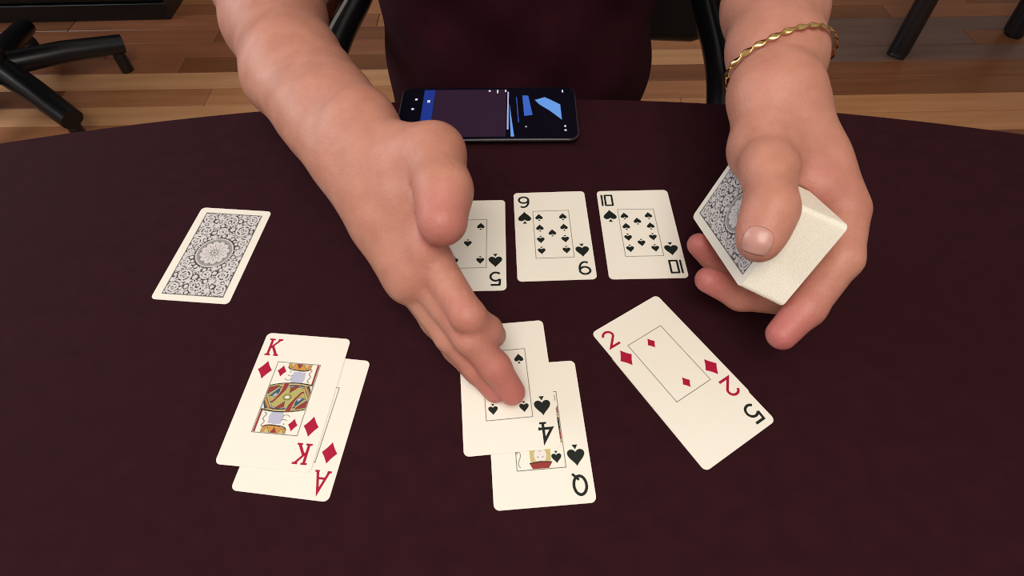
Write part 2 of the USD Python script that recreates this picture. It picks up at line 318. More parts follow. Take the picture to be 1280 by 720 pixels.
        L += [('robe_stripe', P((-13.8, 6.5), (-4, 9.5), (-9, 0), (-13.8, 0)), 'ink_crimson'), ('robe_stripe', P((13.8, 6.5), (4, 9.5), (9, 0), (13.8, 0)), 'ink_black')]
        L += [('blue_panel', P((-7, 0), (-2.6, 8.2), (2.6, 8.2), (7, 0)), 'ink_blue'), ('blue_core', P((-2.6, 0), (0, 5.4), (2.6, 0)), 'ink_olive')]
        L += [('sleeve_edge', P((13.0, 13), (13.8, 14.5), (13.8, 9), (12.8, 9.8)), 'ink_crimson'), ('flower_line', stroke(spline([(12.0, 22), (13, 19), (11.8, 16), (13.2, 12)], 20), .4), 'ink_grey')]
    for i, (nm, p, mt) in enumerate(L):
        p = p.buffer(0).intersection(inside)
        if p.is_empty: continue
        if nm in ('left_panel', 'blue_panel', 'sash', 'red_wedge', 'right_stripe', 'cuff', 'robe_stripe', 'crown_band', 'crown_point', 'blue_core', 'robe_band'):
            ol = p.buffer(.20, join_style=2).difference(p.buffer(-.06)).intersection(inside)
            for q in (ol, turn(ol)): ink(q, parent, nm + '_outline', 'ink_dark', lift=.0025 + .0035 * i)
        ink(unary_union([p]), parent, nm, mt, lift=.002 + .0035 * i)
        if nm != 'robe_core': ink(turn(p), parent, nm, mt, lift=.002 + .0035 * i)
def card(name, label, loc, deg, rk=None, suit=None, group=None, lift=0.):
    t = thing(name, label, 'playing card', (loc[0], loc[1], TZ + lift), math.radians(deg), group)
    stock(t)
    mat = 'ink_red' if suit == 'diamond' else 'ink_black'
    big, small = (diamond(), diamond(7.9, 5.9)) if suit == 'diamond' else (spade(), spade(7.3, 5.9))
    ink(frame_line, t, 'frame_line', 'ink_line')
    for s in (1, -1):
        if rk: ink(mv(rank(rk), -20.9 * s, 34 * s, s < 0), t, 'index', mat)
        ink(mv(big, -20.9 * s, 17.3 * s, s < 0), t, 'suit_symbol', mat)
    if rk in PIPS:
        for x, y in PIPS[rk]: ink(mv(small, x, y, y < -.5 or (rk == '5' and y == 0)), t, 'pip', mat)
    if rk in 'KQ':
        court(t, rk)
        for s in (1, -1): ink(mv(small, -9.4 * s, 17.4 * s, s < 0), t, 'pip', mat, .07)
    return t

# the scrollwork of the card backs: pale scrolls and leaves over a dark ground, the same turned about
def spiral(cx, cy, r0, turns, start, hand=1, w=1.45, grow=.22):
    n = int(22 * turns); pts = []
    for i in range(n + 1):
        f_ = i / n; a = math.radians(start) + hand * f_ * turns * 2 * PI; r = r0 * (1 - f_ * (1 - grow))
        pts.append((cx + r * math.cos(a), cy + r * math.sin(a)))
    g = [LineString(pts).buffer(w / 2, quad_segs=3, join_style=1)]
    for i in range(2, n, 5):        # lobes along the outer turn
        f_ = i / n
        if f_ > .62: break
        a = math.radians(start) + hand * f_ * turns * 2 * PI; r = r0 * (1 - f_ * (1 - grow)) - 1.25
        g.append(ell(cx + r * math.cos(a), cy + r * math.sin(a), 1.15, .62, math.degrees(a) + hand * 35, 4))
    return g
def leaf(x, y, l, w, deg):
    p = Polygon([(0, 0), (l * .3, w * .5), (l * .62, w * .42), (l, 0), (l * .62, -w * .34), (l * .3, -w * .45)]).buffer(.25, quad_segs=2)
    return affinity.translate(affinity.rotate(p, deg, origin=(0, 0)), x, y)
half = []
for s_ in ((-17.2, 32.8, 5.0, 1.7, 40, 1), (17.2, 33.4, 5.2, 1.9, 150, -1), (.6, 31.2, 6.3, 1.6, 200, -1), (13.6, 22.2, 6.0, 1.8, 60, 1), (-14.6, 20.6, 5.6, 1.7, 250, -1), (-2.2, 20.2, 4.0, 1.6, 20, 1), (18.2, 11.0, 4.6, 1.6, 100, -1), (-18.4, 9.6, 4.6, 1.6, 300, 1), (18.6, 1.0, 3.6, 1.5, 10, 1)): half += spiral(*s_)
rl = np.random.default_rng(3)
for cx, cy, k, r in ((-8.6, 34.5, 6, 3.3), (8.6, 27.2, 5, 3.0), (-8.6, 26.4, 6, 3.2), (5.6, 16.6, 5, 2.8), (-6.2, 14.8, 5, 2.6), (20.6, 26.6, 5, 2.8), (-20.8, 26.6, 5, 2.9), (-20.6, 15.2, 5, 2.7), (20.4, 17.0, 5, 2.6), (9.4, 36.6, 5, 2.6), (-14.6, 14.2, 5, 2.6), (13.8, 14.0, 4, 2.6), (21.0, 6.0, 4, 2.4), (-21.0, 4.0, 4, 2.4), (-13.9, 27.6, 5, 2.4), (-22, 37, 3, 2), (22, 38.4, 3, 2), (0, 38.4, 4, 2.2)):
    d0 = rl.uniform(0, 360)
    half += [leaf(cx, cy, r * rl.uniform(.8, 1.2), 1.5, d0 + 360 / k * i) for i in range(k)]
from scipy.ndimage import distance_transform_edt
from PIL import Image, ImageDraw
RES = 12                                             # a coarse raster of the half panel, only to find the gaps left between scrolls
def drawn(gs):
    im = Image.new('L', (46 * RES, 80 * RES), 0); dr = ImageDraw.Draw(im)
    for g in gs:
        for q in getattr(g, 'geoms', [g]):
            dr.polygon([((x + 23) * RES, (40 - y) * RES) for x, y in q.exterior.coords], fill=1)
            for hole in q.interiors: dr.polygon([((x + 23) * RES, (40 - y) * RES) for x, y in hole.coords], fill=0)
    return im
gap = drawn([turn(g) for g in half] + half); dr = ImageDraw.Draw(gap)
dr.ellipse([(23 - 14.2) * RES, (40 - 14.2) * RES, (23 + 14.2) * RES, (40 + 14.2) * RES], fill=1)
occ = np.asarray(gap).copy(); occ[:RES], occ[-RES:], occ[:, :RES], occ[:, -RES:] = 1, 1, 1, 1
for i in range(150):
    dist = distance_transform_edt(occ == 0) / RES
    dist[40 * RES:] = 0
    iy, ix = np.unravel_index(dist.argmax(), dist.shape); r = dist[iy, ix]
    if r < .62: break
    x, y = ix / RES - 23, 40 - iy / RES
    a = math.degrees(math.atan2(y, x)) + rl.uniform(-60, 60)
    if r > 1.5: g = [affinity.translate(unary_union(spiral(0, 0, r - .75, 1.35, a, 1 if i % 2 else -1, .85, .3)), x, y)]
    else: g = [leaf(x - math.cos(math.radians(a)) * (r - .35), y - math.sin(math.radians(a)) * (r - .35), 2 * (r - .32), max(.5, 1.5 * (r - .3)), a)]
    half += g
    blk = np.asarray(drawn(g)).copy(); yy, xx = np.ogrid[:occ.shape[0], :occ.shape[1]]
    disc = (xx - ix) ** 2 + (yy - iy) ** 2 < ((r - .12) * RES) ** 2
    occ |= disc.astype(occ.dtype); occ |= disc[::-1, ::-1].astype(occ.dtype)
ring = lambda a, b: Point(0, 0).buffer(a, 24).difference(Point(0, 0).buffer(b, 24))
PANEL = box(-22.9, -39.4, 22.9, 39.4)
scroll = unary_union(half + [turn(g) for g in half]).difference(Point(0, 0).buffer(12.6, 24)).intersection(PANEL.buffer(-.75, join_style=2))
scroll = unary_union([scroll, ring(13.9, 12.9)]).simplify(.05)
petals = []
for i in range(12):
    p = Polygon([(2.4, 0), (5.0, .95), (8.4, 2.15), (10.2, 1.6), (10.8, 0), (10.2, -1.6), (8.4, -2.15), (5.0, -.95)]).buffer(.2, quad_segs=3)
    petals.append(affinity.rotate(p, 30 * i + 15, origin=(0, 0)))
petals = unary_union(petals + [ring(1.9, 1.0)])
grooves = unary_union([affinity.rotate(stroke([(5.4, 0), (8.6, 0)], .42), 30 * i + 15, origin=(0, 0)) for i in range(12)])
def card_back(parent):
    edge = PANEL.difference(PANEL.buffer(-.55, join_style=2))
    ink(edge, parent, 'border_line', 'ink_grey')
    ink(PANEL.buffer(-.55, join_style=2).difference(Point(0, 0).buffer(12.7, 24)), parent, 'ground', 'ink_dark')
    ink(ring(12.7, 11.3), parent, 'rosette_ring', 'ink_mid')
    ink(Point(0, 0).buffer(11.3, 24), parent, 'rosette_ground', 'ink_grey', .002)
    ink(petals.difference(grooves), parent, 'rosette', 'ink_scroll', .02)
    ink(scroll, parent, 'scrollwork', 'ink_scroll', .02)

W2 = lambda x, y, d, u, v: (x + u * math.cos(math.radians(d)) - v * math.sin(math.radians(d)), y + u * math.sin(math.radians(d)) + v * math.cos(math.radians(d)))
t = thing('playing_card', 'face-down playing card with black scroll back lying alone at the left', 'playing card', (-.225, .2887, TZ), math.radians(-5.85))
stock(t); card_back(t)
card('playing_card', 'five of spades card partly covered by the pointing hand\'s thumb', (-.0342, .2938), .47, '5', 'spade', 'row of three spade cards in the middle')
card('playing_card', 'nine of spades card, middle of the row of three spades', (.0308, .302), 1.12, '9', 'spade', 'row of three spade cards in the middle')
card('playing_card', 'ten of spades card, nearest in its row to the hand with the deck', (.0977, .3022), .19, '10', 'spade', 'row of three spade cards in the middle')
kx, ky = W2(-.0944, .1949, -7.5, -CW / 2 * MM, -CH / 2 * MM)
card('playing_card', 'red diamond card tucked under the king of diamonds, its right edge showing', (kx, ky), -7.5, 'A', 'diamond')
card('playing_card', 'king of diamonds card lying face up on another card', (-.1432, .1703), -6.18, 'K', 'diamond', lift=.00042)
qx, qy = W2(.03875, .19296, 3.7, -CW / 2 * MM, -CH / 2 * MM)
card('playing_card', 'black court card half hidden under the four of spades', (qx, qy), 3.7, 'Q', 'spade')
card('playing_card', 'four of spades card under the pointing fingertips', (-.0057, .1773), 4.6, '4', 'spade', lift=.00048)
fx, fy = W2(.15766, .14996, 31.4, -CW / 2 * MM, CH / 2 * MM)
card('playing_card', 'card with a black five at its corner, lying under the two of diamonds', (fx, fy), 31.4, '5', 'spade')
card('playing_card', 'two of diamonds card lying askew on top of another card', (.0996, .1903), 31.69, '2', 'diamond', lift=.00042)

# ---------------------------------------------------------------- the deck held in the hand
Lc, Bc, Rc = np.array([.127, .286, .035]), np.array([.131, .202, .066]), np.array([.157, .221, .114])
#DECK
yax = Lc - Bc; yax /= np.linalg.norm(yax)
xax = Rc - Bc; xax -= yax * (xax @ yax); xax /= np.linalg.norm(xax)
nax = np.cross(xax, yax)
cen = (Lc + Rc) / 2 + [0, 0, TZ]
DT = .022
M = Gf.Matrix4d(1)
M.SetRow(0, Gf.Vec4d(*xax, 0)); M.SetRow(1, Gf.Vec4d(*yax, 0)); M.SetRow(2, Gf.Vec4d(*nax, 0)); M.SetRow(3, Gf.Vec4d(*cen, 1))
deck = thing('deck_of_cards', 'thick deck of cards with black scroll back held in the hand with bracelet', 'deck of cards', matrix=M)
tc = UsdGeom.Xform.Define(stage, str(deck.GetPath()) + '/top_card').GetPrim()
UsdGeom.Xformable(tc).AddTranslateOp().Set(Gf.Vec3d(0, 0, -CT * MM))
stock(tc); card_back(tc)
NL = 44
for i in range(NL):
    f_ = (i + 1) / NL
    me = extrude(card_outline, DT / MM / NL * .995); me.apply_scale(MM)
    me.apply_translation((.003 * f_ + rng.normal() * .00004, -.011 * f_ + rng.normal() * .00005, -CT * MM - DT * f_))
    obj('card', me, 'card_edge' if i % 7 == 3 else 'card_white', deck)

# ---------------------------------------------------------------- the phone
phone = thing('smartphone', 'black smartphone lying face up with its screen lit blue and purple', 'smartphone', (-.0208, .4400, TZ), math.radians(-.9))
PL, PWd, PH = .1625, .0765, .0090
def slab(l, w, h, rc, z0, bev):
    o = box(-l / 2 + rc, -w / 2 + rc, l / 2 - rc, w / 2 - rc).buffer(rc, 10)
    hull = [manifold3d.CrossSection([np.array(p.exterior.coords)[:-1]]) for p in (o.buffer(-bev), o)]
    parts = [hull[0].extrude(.0002).translate((0, 0, z0)), hull[1].extrude(h - 2 * bev).translate((0, 0, z0 + bev)), hull[0].extrude(.0002).translate((0, 0, z0 + h - .0002))]
    k = manifold3d.Manifold.batch_hull(parts).to_mesh(); return trimesh.Trimesh(k.vert_properties[:, :3], k.tri_verts, process=False)
obj('case', slab(PL, PWd, PH - .0012, .010, 0, .0022), 'phone_body', phone, 30)
o_ = box(-PL / 2 + .010, -PWd / 2 + .010, PL / 2 - .010, PWd / 2 - .010).buffer(.0092, 10)
rim = extrude(o_.buffer(.0002).difference(o_.buffer(-.0007)), .0012, PH - .0021); obj('metal_rim', rim, 'metal_trim', phone)
obj('front_glass', extrude(o_.buffer(-.0008), .0011, PH - .0013), 'phone_glass', phone)
def scr(pts, mat, name, lift=0.):
    obj(name, extrude(Polygon(pts), .00006, PH - .00018 + lift), mat, phone)
SY = .0335
def rect(x0, x1, y0, y1): return [(x0, y0), (x1, y0), (x1, y1), (x0, y1)]
scr(rect(-.0600, -.0500, -SY, SY), 'screen_blue', 'screen_bar')
scr(rect(-.0497, .0165, -SY, SY), 'screen_purple', 'screen_picture')
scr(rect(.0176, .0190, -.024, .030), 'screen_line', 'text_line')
scr([(.0196, .012), (.0210, -SY), (.0240, -SY)], 'glow_pale_blue', 'blue_streak')  # from here, emissive blue streaks and polygons laid flat on the front glass
scr([(.0258, .022), (.0264, .022), (.0282, -.014), (.0275, -.014)], 'glow_blue', 'blue_streak')
scr([(.0315, .0245), (.0370, .0240), (.0405, -.0040), (.0330, -.0055)], 'glow_blue', 'blue_shape')
scr([(.0430, .0175), (.0520, .0215), (.0570, .0180), (.0660, .0105), (.0665, -.0110), (.0560, .0020), (.0470, .0110)], 'glow_pale_blue', 'blue_shape')
for x, y, w, h in ((-.0665, .0195, .0022, .0026), (-.0685, .0055, .0022, .0026), (-.0548, .0165, .0026, .0036), (.0010, .0315, .0018, .0024), (.0085, .0305, .0014, .0050), (.0160, .0315, .0014, .0034), (.0690, .0305, .0014, .0036), (.0690, -.0200, .0018, .0020), (.0690, -.0255, .0018, .0020), (.0345, -.0205, .0014, .0012)):
    scr(rect(x - w / 2, x + w / 2, y - h / 2, y + h / 2), 'screen_white', 'screen_icon', .00004)
JA = {'elbow': (-0.2453, 0.5825, 0.0597), 'fore': (-0.1756, 0.4239, 0.0701), 'wrist': (-0.1083, 0.3125, 0.0785), 'i1': (-0.0490, 0.2263, 0.0662), 'i2': (-0.0266, 0.1914, 0.0578), 'i3': (-0.0163, 0.1922, 0.0402), 'i4': (-0.0131, 0.1983, 0.0244), 'm1': (-0.0568, 0.2237, 0.0562), 'm2': (-0.0260, 0.1851, 0.0433), 'm3': (-0.0118, 0.1743, 0.0278), 'm4': (-0.0021, 0.1657, 0.0121), 'r1': (-0.0647, 0.2255, 0.0473), 'r2': (-0.0391, 0.1927, 0.0328), 'r3': (-0.0230, 0.1785, 0.0182), 'r4': (-0.0124, 0.1691, 0.0077), 'p1': (-0.0696, 0.2319, 0.0422), 'p2': (-0.0501, 0.2075, 0.0269), 'p3': (-0.0372, 0.1937, 0.0154), 'p4': (-0.0281, 0.1837, 0.0096), 't0': (-0.0889, 0.3017, 0.0877), 't1': (-0.0481, 0.2823, 0.1015), 't2': (-0.0400, 0.2485, 0.1031), 't3': (-0.0396, 0.2283, 0.0992), 'wa': (-0.0984, 0.3125, 0.0876), 'wb': (-0.1175, 0.3078, 0.0706), 'd1': (-0.0644, 0.2789, 0.0894), 'd2': (-0.0597, 0.2581, 0.0798), 'uln0': (-0.1836, 0.4015, 0.0709), 'uln1': (-0.1318, 0.3313, 0.0773), 'uln2': (-0.0998, 0.2854, 0.0688), 'rad0': (-0.1419, 0.3984, 0.0774), 'rad1': (-0.1015, 0.3283, 0.0917), 'ten0': (-0.0867, 0.2910, 0.0918), 'ten1': (-0.0644, 0.2564, 0.0875), 'ten2': (-0.0515, 0.2255, 0.0773), 'crease0': (-0.0585, 0.2495, 0.1039), 'crease1': (-0.0549, 0.2375, 0.0991), 'h': (-0.0886, 0.2807, 0.0740)}
JB = {'elbow': (0.2673, 0.6124, 0.0847), 'fore': (0.2032, 0.4323, 0.1098), 'wrist': (0.1729, 0.3216, 0.1122), 'i1': (0.2014, 0.2464, 0.0831), 'i2': (0.1925, 0.2175, 0.0732), 'i3': (0.1690, 0.1927, 0.0589), 'i4': (0.1530, 0.1793, 0.0516), 'm1': (0.2118, 0.2548, 0.0562), 'm2': (0.1852, 0.2191, 0.0262), 'm3': (0.1464, 0.2224, 0.0290), 'm4': (0.1246, 0.2278, 0.0388), 'r1': (0.2160, 0.2699, 0.0388), 'r2': (0.1867, 0.2412, 0.0187), 'r3': (0.1464, 0.2522, 0.0161), 'r4': (0.1285, 0.2641, 0.0300), 'p1': (0.2070, 0.2864, 0.0331), 'p2': (0.1810, 0.2693, 0.0188), 'p3': (0.1571, 0.2809, 0.0233), 'p4': (0.1423, 0.2894, 0.0330), 't0': (0.1587, 0.2834, 0.0985), 't1': (0.1494, 0.2554, 0.1089), 't2': (0.1419, 0.2247, 0.1093), 't3': (0.1321, 0.2069, 0.1021), 'wa': (0.1630, 0.3181, 0.1093), 'wb': (0.1853, 0.3186, 0.1098), 'h1': (0.1834, 0.2868, 0.0922), 'h2': (0.1983, 0.2676, 0.0852), 'web': (0.1847, 0.2580, 0.0902), 'crease0': (0.1621, 0.2415, 0.1155), 'crease1': (0.1760, 0.2579, 0.1110), 'crease2': (0.1712, 0.2377, 0.1032), 'crease3': (0.1840, 0.2428, 0.0983), 'nail': (0.1285, 0.2021, 0.1086), 'brace': (0.1805, 0.3539, 0.1080)}
BTILT = (0.50, 0.22, -0.15)
# ---------------------------------------------------------------- the person: one skin surface from smooth-blended bones
class Field:
    """A distance field on a grid; bones are blended in with a smooth minimum."""
    def __init__(s, lo, hi, h):
        s.lo, s.h = np.array(lo, float), h
        s.n = np.ceil((np.array(hi) - s.lo) / h).astype(int) + 1
        s.d = np.full(s.n, 1.0, np.float32)
    def sub(s, lo, hi):
        a = np.clip(((np.array(lo) - s.lo) / s.h).astype(int), 0, s.n - 1); b = np.clip(((np.array(hi) - s.lo) / s.h).astype(int) + 2, 1, s.n)
        sl = tuple(slice(x, y) for x, y in zip(a, b))
        g = np.meshgrid(*[s.lo[k] + s.h * np.arange(a[k], b[k]) for k in range(3)], indexing='ij')
        return sl, np.stack(g, -1).astype(np.float32)
    def add(s, fn, lo, hi, k, op=1):
        sl, P = s.sub(lo, hi)
        if 0 in P.shape: return
        e = fn(P); d = s.d[sl]
        if op > 0:
            hh = np.maximum(k - np.abs(d - e), 0) / max(k, 1e-9); s.d[sl] = np.minimum(d, e) - hh * hh * k / 4
        else:
            e = -e; hh = np.maximum(k - np.abs(d - e), 0) / max(k, 1e-9); s.d[sl] = np.maximum(d, e) + hh * hh * k / 4
    def cone(s, a, b, ra, rb, k=.004, op=1):
        a, b = np.array(a, np.float32), np.array(b, np.float32); R = max(ra, rb) + k + .008
        s.add(lambda P: round_cone(P, a, b, ra, rb), np.minimum(a, b) - R, np.maximum(a, b) + R, k, op)
    def chain(s, pts, radii, k=.004, op=1):
        for i in range(len(pts) - 1): s.cone(pts[i], pts[i + 1], radii[i], radii[i + 1], k, op)
    def blob(s, c, r, axes, k=.006, op=1):
        c = np.array(c, np.float32); r = np.array(r, np.float32); A = np.array(axes, np.float32); R = r.max() + k + .008
        def fn(P):
            q = (P - c) @ A.T
            k0 = np.linalg.norm(q / r, axis=-1); k1 = np.linalg.norm(q / (r * r), axis=-1)
            return k0 * (k0 - 1) / np.maximum(k1, 1e-6)
        s.add(fn, c - R, c + R, k, op)
    def merge(s, other, k):
        hh = np.maximum(k - np.abs(s.d - other.d), 0) / k; s.d = np.minimum(s.d, other.d) - hh * hh * k / 4
    def same(s):
        o = Field.__new__(Field); o.lo, o.h, o.n = s.lo, s.h, s.n; o.d = np.full(s.n, 1.0, np.float32); return o
    def surface(s):
        """Naive surface nets: one vertex in each cell the surface crosses."""
        d = np.pad(s.d, 1, constant_values=1.0); ins = d < 0
        c = sum(ins[i:i + d.shape[0] - 1, j:j + d.shape[1] - 1, k:k + d.shape[2] - 1].astype(np.int8) for i, j, k in np.ndindex(2, 2, 2))
        cell = np.argwhere((c > 0) & (c < 8)); idx = np.full(c.shape, -1, np.int64); idx[tuple(cell.T)] = np.arange(len(cell))
        acc, cnt = np.zeros((len(cell), 3)), np.zeros(len(cell))
        cor = np.array(list(np.ndindex(2, 2, 2)))
        for a in range(8):
            for b in range(a + 1, 8):
                if np.abs(cor[a] - cor[b]).sum() != 1: continue
                va, vb = d[tuple((cell + cor[a]).T)], d[tuple((cell + cor[b]).T)]
                x = (va < 0) != (vb < 0); t = np.where(x, va / np.where(x, va - vb, 1), 0)
                acc += np.where(x[:, None], cor[a] + t[:, None] * (cor[b] - cor[a]), 0); cnt += x
        V = s.lo + s.h * (cell + acc / cnt[:, None] - 1)
        F = []
        for ax in range(3):
            u, v = (ax + 1) % 3, (ax + 2) % 3
            lo = [slice(None)] * 3; hi = [slice(None)] * 3; lo[ax] = slice(0, -1); hi[ax] = slice(1, None)
            e = ins[tuple(lo)] != ins[tuple(hi)]
            p = np.argwhere(e); p = p[(p[:, u] > 0) & (p[:, v] > 0)]
            o = np.zeros(3, int); eu, ev = o.copy(), o.copy(); eu[u] = 1; ev[v] = 1
            q = np.stack([idx[tuple((p - eu - ev).T)], idx[tuple((p - ev).T)], idx[tuple(p.T)], idx[tuple((p - eu).T)]], 1)
            flip = ~ins[tuple(p.T)]; q[flip] = q[flip][:, ::-1]
            F.append(q)
        F = np.vstack(F); F = np.vstack([F[:, [0, 1, 2]], F[:, [0, 2, 3]]])
        return trimesh.Trimesh(V, F, process=False)
def round_cone(p, a, b, r1, r2):
    ba = b - a; l2 = float(ba @ ba); rr = r1 - r2; a2 = l2 - rr * rr; il2 = 1 / max(l2, 1e-12)
    pa = p - a; y = pa @ ba; z = y - l2
    x2 = ((pa * l2 - y[..., None] * ba) ** 2).sum(-1); y2 = y * y * l2; z2 = z * z * l2
    k = np.sign(rr) * rr * rr * x2
    out = (np.sqrt(x2 * a2 * il2) + y * rr) * il2 - r1
    c1 = np.sign(z) * a2 * z2 > k; c2 = np.sign(y) * a2 * y2 < k
    return np.where(c1, np.sqrt(x2 + z2) * il2 - r2, np.where(c2, np.sqrt(x2 + y2) * il2 - r1, out)).astype(np.float32)
def lerp(a, b, t): return np.array(a) * (1 - t) + np.array(b) * t
def pair(F, pts, wide, thin, side, k):
    """A limb wider than thick: two parallel chains of radius thin, set apart along side."""
    for sgn in (-1, 1): F.chain([np.array(p) + np.array(sd) * sgn * (w - t) for p, w, t, sd in zip(pts, wide, thin, side)], thin, k)

def V3(*a): return np.array(a, float)
T3 = V3(0, 0, TZ)
A = {k: np.array(v) + T3 for k, v in JA.items()}
B = {k: np.array(v) + T3 for k, v in JB.items()}
def unit(v): return v / np.linalg.norm(v)
def across(p, q):                                     # across a limb, square to it, in the plane facing up
    ax = unit(q - p); return ax

# --- right arm (points at the cards)
SA, SB = V3(-.185, .70, .335) + T3, V3(.195, .70, .335) + T3
HS = .0019
loA = np.min([A[k] for k in A], 0) - .055; hiA = np.max([A[k] for k in A], 0) + .065
FA = Field(loA, hiA, HS)
sideA = unit(A['wa'] - A['wb'])
axA = unit(A['wrist'] - A['elbow']); sideA = unit(sideA - axA * (sideA @ axA))
elb2 = A['elbow'] + (SA - A['elbow']) * .3
FA.chain([elb2, A['elbow']], [.046, .043], .012)
pair(FA, [A['elbow'], lerp(A['elbow'], A['fore'], .45), A['fore'], lerp(A['fore'], A['wrist'], .6), A['wrist']], [.045, .0435, .0370, .0290, .0265], [.040, .038, .032, .0245, .0205], [sideA] * 5, .018)
mcA = [A['i1'], A['m1'], A['r1'], A['p1']]
wrA = [A['wrist'] + sideA * s for s in (.009, .003, -.003, -.009)]
for q, w, r, r0, r1 in zip(mcA, wrA, (.0125, .0125, .012, .0108), (.0170, .0170, .0165, .0145), (.0140, .0138, .0130, .0115)):
    FA.chain([w, lerp(w, q, .55), q], [r0, r1, r], .016)
FA.chain([A['ten0'], A['ten1'], A['ten2']], [.0055, .0062, .0070], .010)
FA.chain([A['wrist'], A['h'], lerp(A['m1'], A['r1'], .5)], [.0225, .019, .0125], .014)
for n, rad in (('i', (.0118, .0098, .0089, .0080)), ('m', (.0116, .0097, .0091, .0082)), ('r', (.0112, .0093, .0086, .0077)), ('p', (.0106, .0086, .0078, .0070))):
    G = FA.same(); G.chain([A[n + str(i)] for i in (1, 2, 3, 4)], rad, .004); FA.merge(G, .0026)
G = FA.same(); G.chain([A['t0'], A['t1'], A['t2'], A['t3']], [.019, .0185, .0160, .0145], .008); FA.merge(G, .011)
FA.chain([A['uln0'], A['uln1'], A['uln2']], [.0185, .0155, .0130], .018)
FA.chain([A['rad0'], A['rad1'], A['t0']], [.0195, .0165, .0165], .020)
FA.chain([A['d1'], A['d2']], [.017, .0125], .016)
FA.chain([A['crease0'], A['crease1']], [.0016, .0008], .003, -1)

# --- left arm (holds the deck)
loB = np.min([B[k] for k in B], 0) - .055; hiB = np.max([B[k] for k in B], 0) + .065
FB = Field(loB, hiB, HS)
sideB = unit(B['wb'] - B['wa']); axB = unit(B['wrist'] - B['elbow']); sideB = unit(sideB - axB * (sideB @ axB))
FB.chain([B['elbow'] + (SB - B['elbow']) * .3, B['elbow']], [.046, .043], .012)
pair(FB, [B['elbow'], lerp(B['elbow'], B['fore'], .5), B['fore'], lerp(B['fore'], B['wrist'], .55), B['wrist']], [.043, .039, .0320, .0292, .0266], [.040, .037, .031, .0245, .0205], [sideB] * 5, .018)
mcB = [B['i1'], B['m1'], B['r1'], B['p1']]
wrB = [B['wrist'] + sideB * s for s in (.005, .002, -.001, -.005)]
for q, w, r in zip(mcB, wrB, (.0125, .0125, .0120, .0115)):
    FB.chain([w, lerp(w, q, .55), q], [.0175, .0140, r], .016)
FB.chain([B['wrist'], B['h1'], B['h2']], [.0205, .0165, .0115], .016)
FB.chain([B['t0'], B['web'], lerp(B['i1'], B['h2'], .3)], [.017, .0105, .0105], .012)
for n, rad in (('i', (.0138, .0118, .0104, .0088)), ('m', (.0120, .0106, .0098, .0084)), ('r', (.0118, .0102, .0094, .0082)), ('p', (.0108, .0092, .0084, .0074))):
    G = FB.same(); G.chain([B[n + str(i)] for i in (1, 2, 3, 4)], rad, .004); FB.merge(G, .003)
FB.chain([B['wa'], B['t0']], [.0155, .0200], .016)
G = FB.same(); G.chain([B['t0'], B['t1'], B['t2'], B['t3']], [.0205, .0155, .0136, .0112], .007)
G.blob(lerp(B['t2'], B['t3'], .55), (.0134, .0170, .0102), np.array([unit(np.cross(B['t3'] - B['t2'], EYE - B['t3'])), unit(B['t3'] - B['t2']), unit(np.cross(np.cross(B['t3'] - B['t2'], EYE - B['t3']), B['t3'] - B['t2']))]), .005)
FB.merge(G, .007)
def deck_solid(P):
    q = P - cen; x, y, z = q @ xax, q @ yax, q @ nax; f_ = -z / DT; sl_ = math.hypot(1, .011 / DT)
    return np.maximum.reduce([z + CT * 0, -z - DT, np.abs(x - .003 * f_) - CW * MM / 2, (np.abs(y + .011 * f_) - CH * MM / 2) / sl_]).astype(np.float32) - .0003
FB.add(deck_solid, cen - .075, cen + .075, .002, -1)                      # flesh gives way to the deck it holds
FB.chain([B['crease0'], B['crease1']], [.0012, .0022], .004, -1)
FB.chain([B['crease2'], B['crease3']], [.0020, .0012], .004, -1)

# --- the rest of the body, coarser, under the clothes
FC = Field(V3(-.34, .50, -.30) + T3, V3(.34, 1.02, .78) + T3, .0065)
I3 = np.eye(3)
def torso(F, g=0.):
    F.blob(V3(.012, .715, -.10) + T3, (.168 + g, .125 + g, .17 + g), I3, .05)
    F.blob(V3(.012, .720, .10) + T3, (.170 + g, .122 + g, .20 + g), I3, .06)
    F.blob(V3(.006, .715, .255) + T3, (.175 + g, .112 + g, .14 + g), I3, .05)
    F.chain([SA + V3(.03, 0, .0), SB - V3(.03, 0, .0)], [.062 + g, .062 + g], .05)
torso(FC)
for S_, E_ in ((SA, A['elbow']), (SB, B['elbow'])):
    FC.chain([S_, lerp(S_, E_, .5), lerp(S_, E_, .86)], [.058, .052, .0445], .02)
FC.chain([V3(.006, .700, .36) + T3, V3(.006, .665, .47) + T3], [.062, .056], .03)
hc = V3(.006, .640, .560) + T3; hax = np.array([[1, 0, 0], [0, .93, .36], [0, -.36, .93]])
FC.blob(hc + V3(0, .025, .02), (.076, .096, .092), hax, .02)
FC.blob(hc + V3(0, -.030, -.055), (.058, .062, .070), hax, .03)
FC.chain([hc + V3(0, -.082, .0), hc + V3(0, -.105, -.042)], [.009, .015], .012)
for s_ in (-1, 1):
    FC.blob(hc + V3(.032 * s_, -.082, .004), (.017, .012, .012), I3, .012, -1)
    FC.blob(hc + V3(.079 * s_, .015, -.015), (.012, .020, .033), I3, .008)
FC.chain([hc + V3(-.020, -.086, -.076), hc + V3(.020, -.086, -.076)], [.009, .009], .010)
FC.chain([hc + V3(-.020, -.097, -.077), hc + V3(.020, -.097, -.077)], [.0022, .0022], .006, -1)
for s_ in (-1, 1): FC.chain([hc + V3(.018 * s_, -.080, .022), hc + V3(.045 * s_, -.072, .022)], [.008, .006], .012)
parts = [f.surface() for f in (FA, FB, FC)]
mans = []
for p in parts:
    p.merge_vertices()
    mans.append(manifold3d.Manifold(manifold3d.Mesh(np.asarray(p.vertices, np.float32), np.asarray(p.faces, np.uint32))))
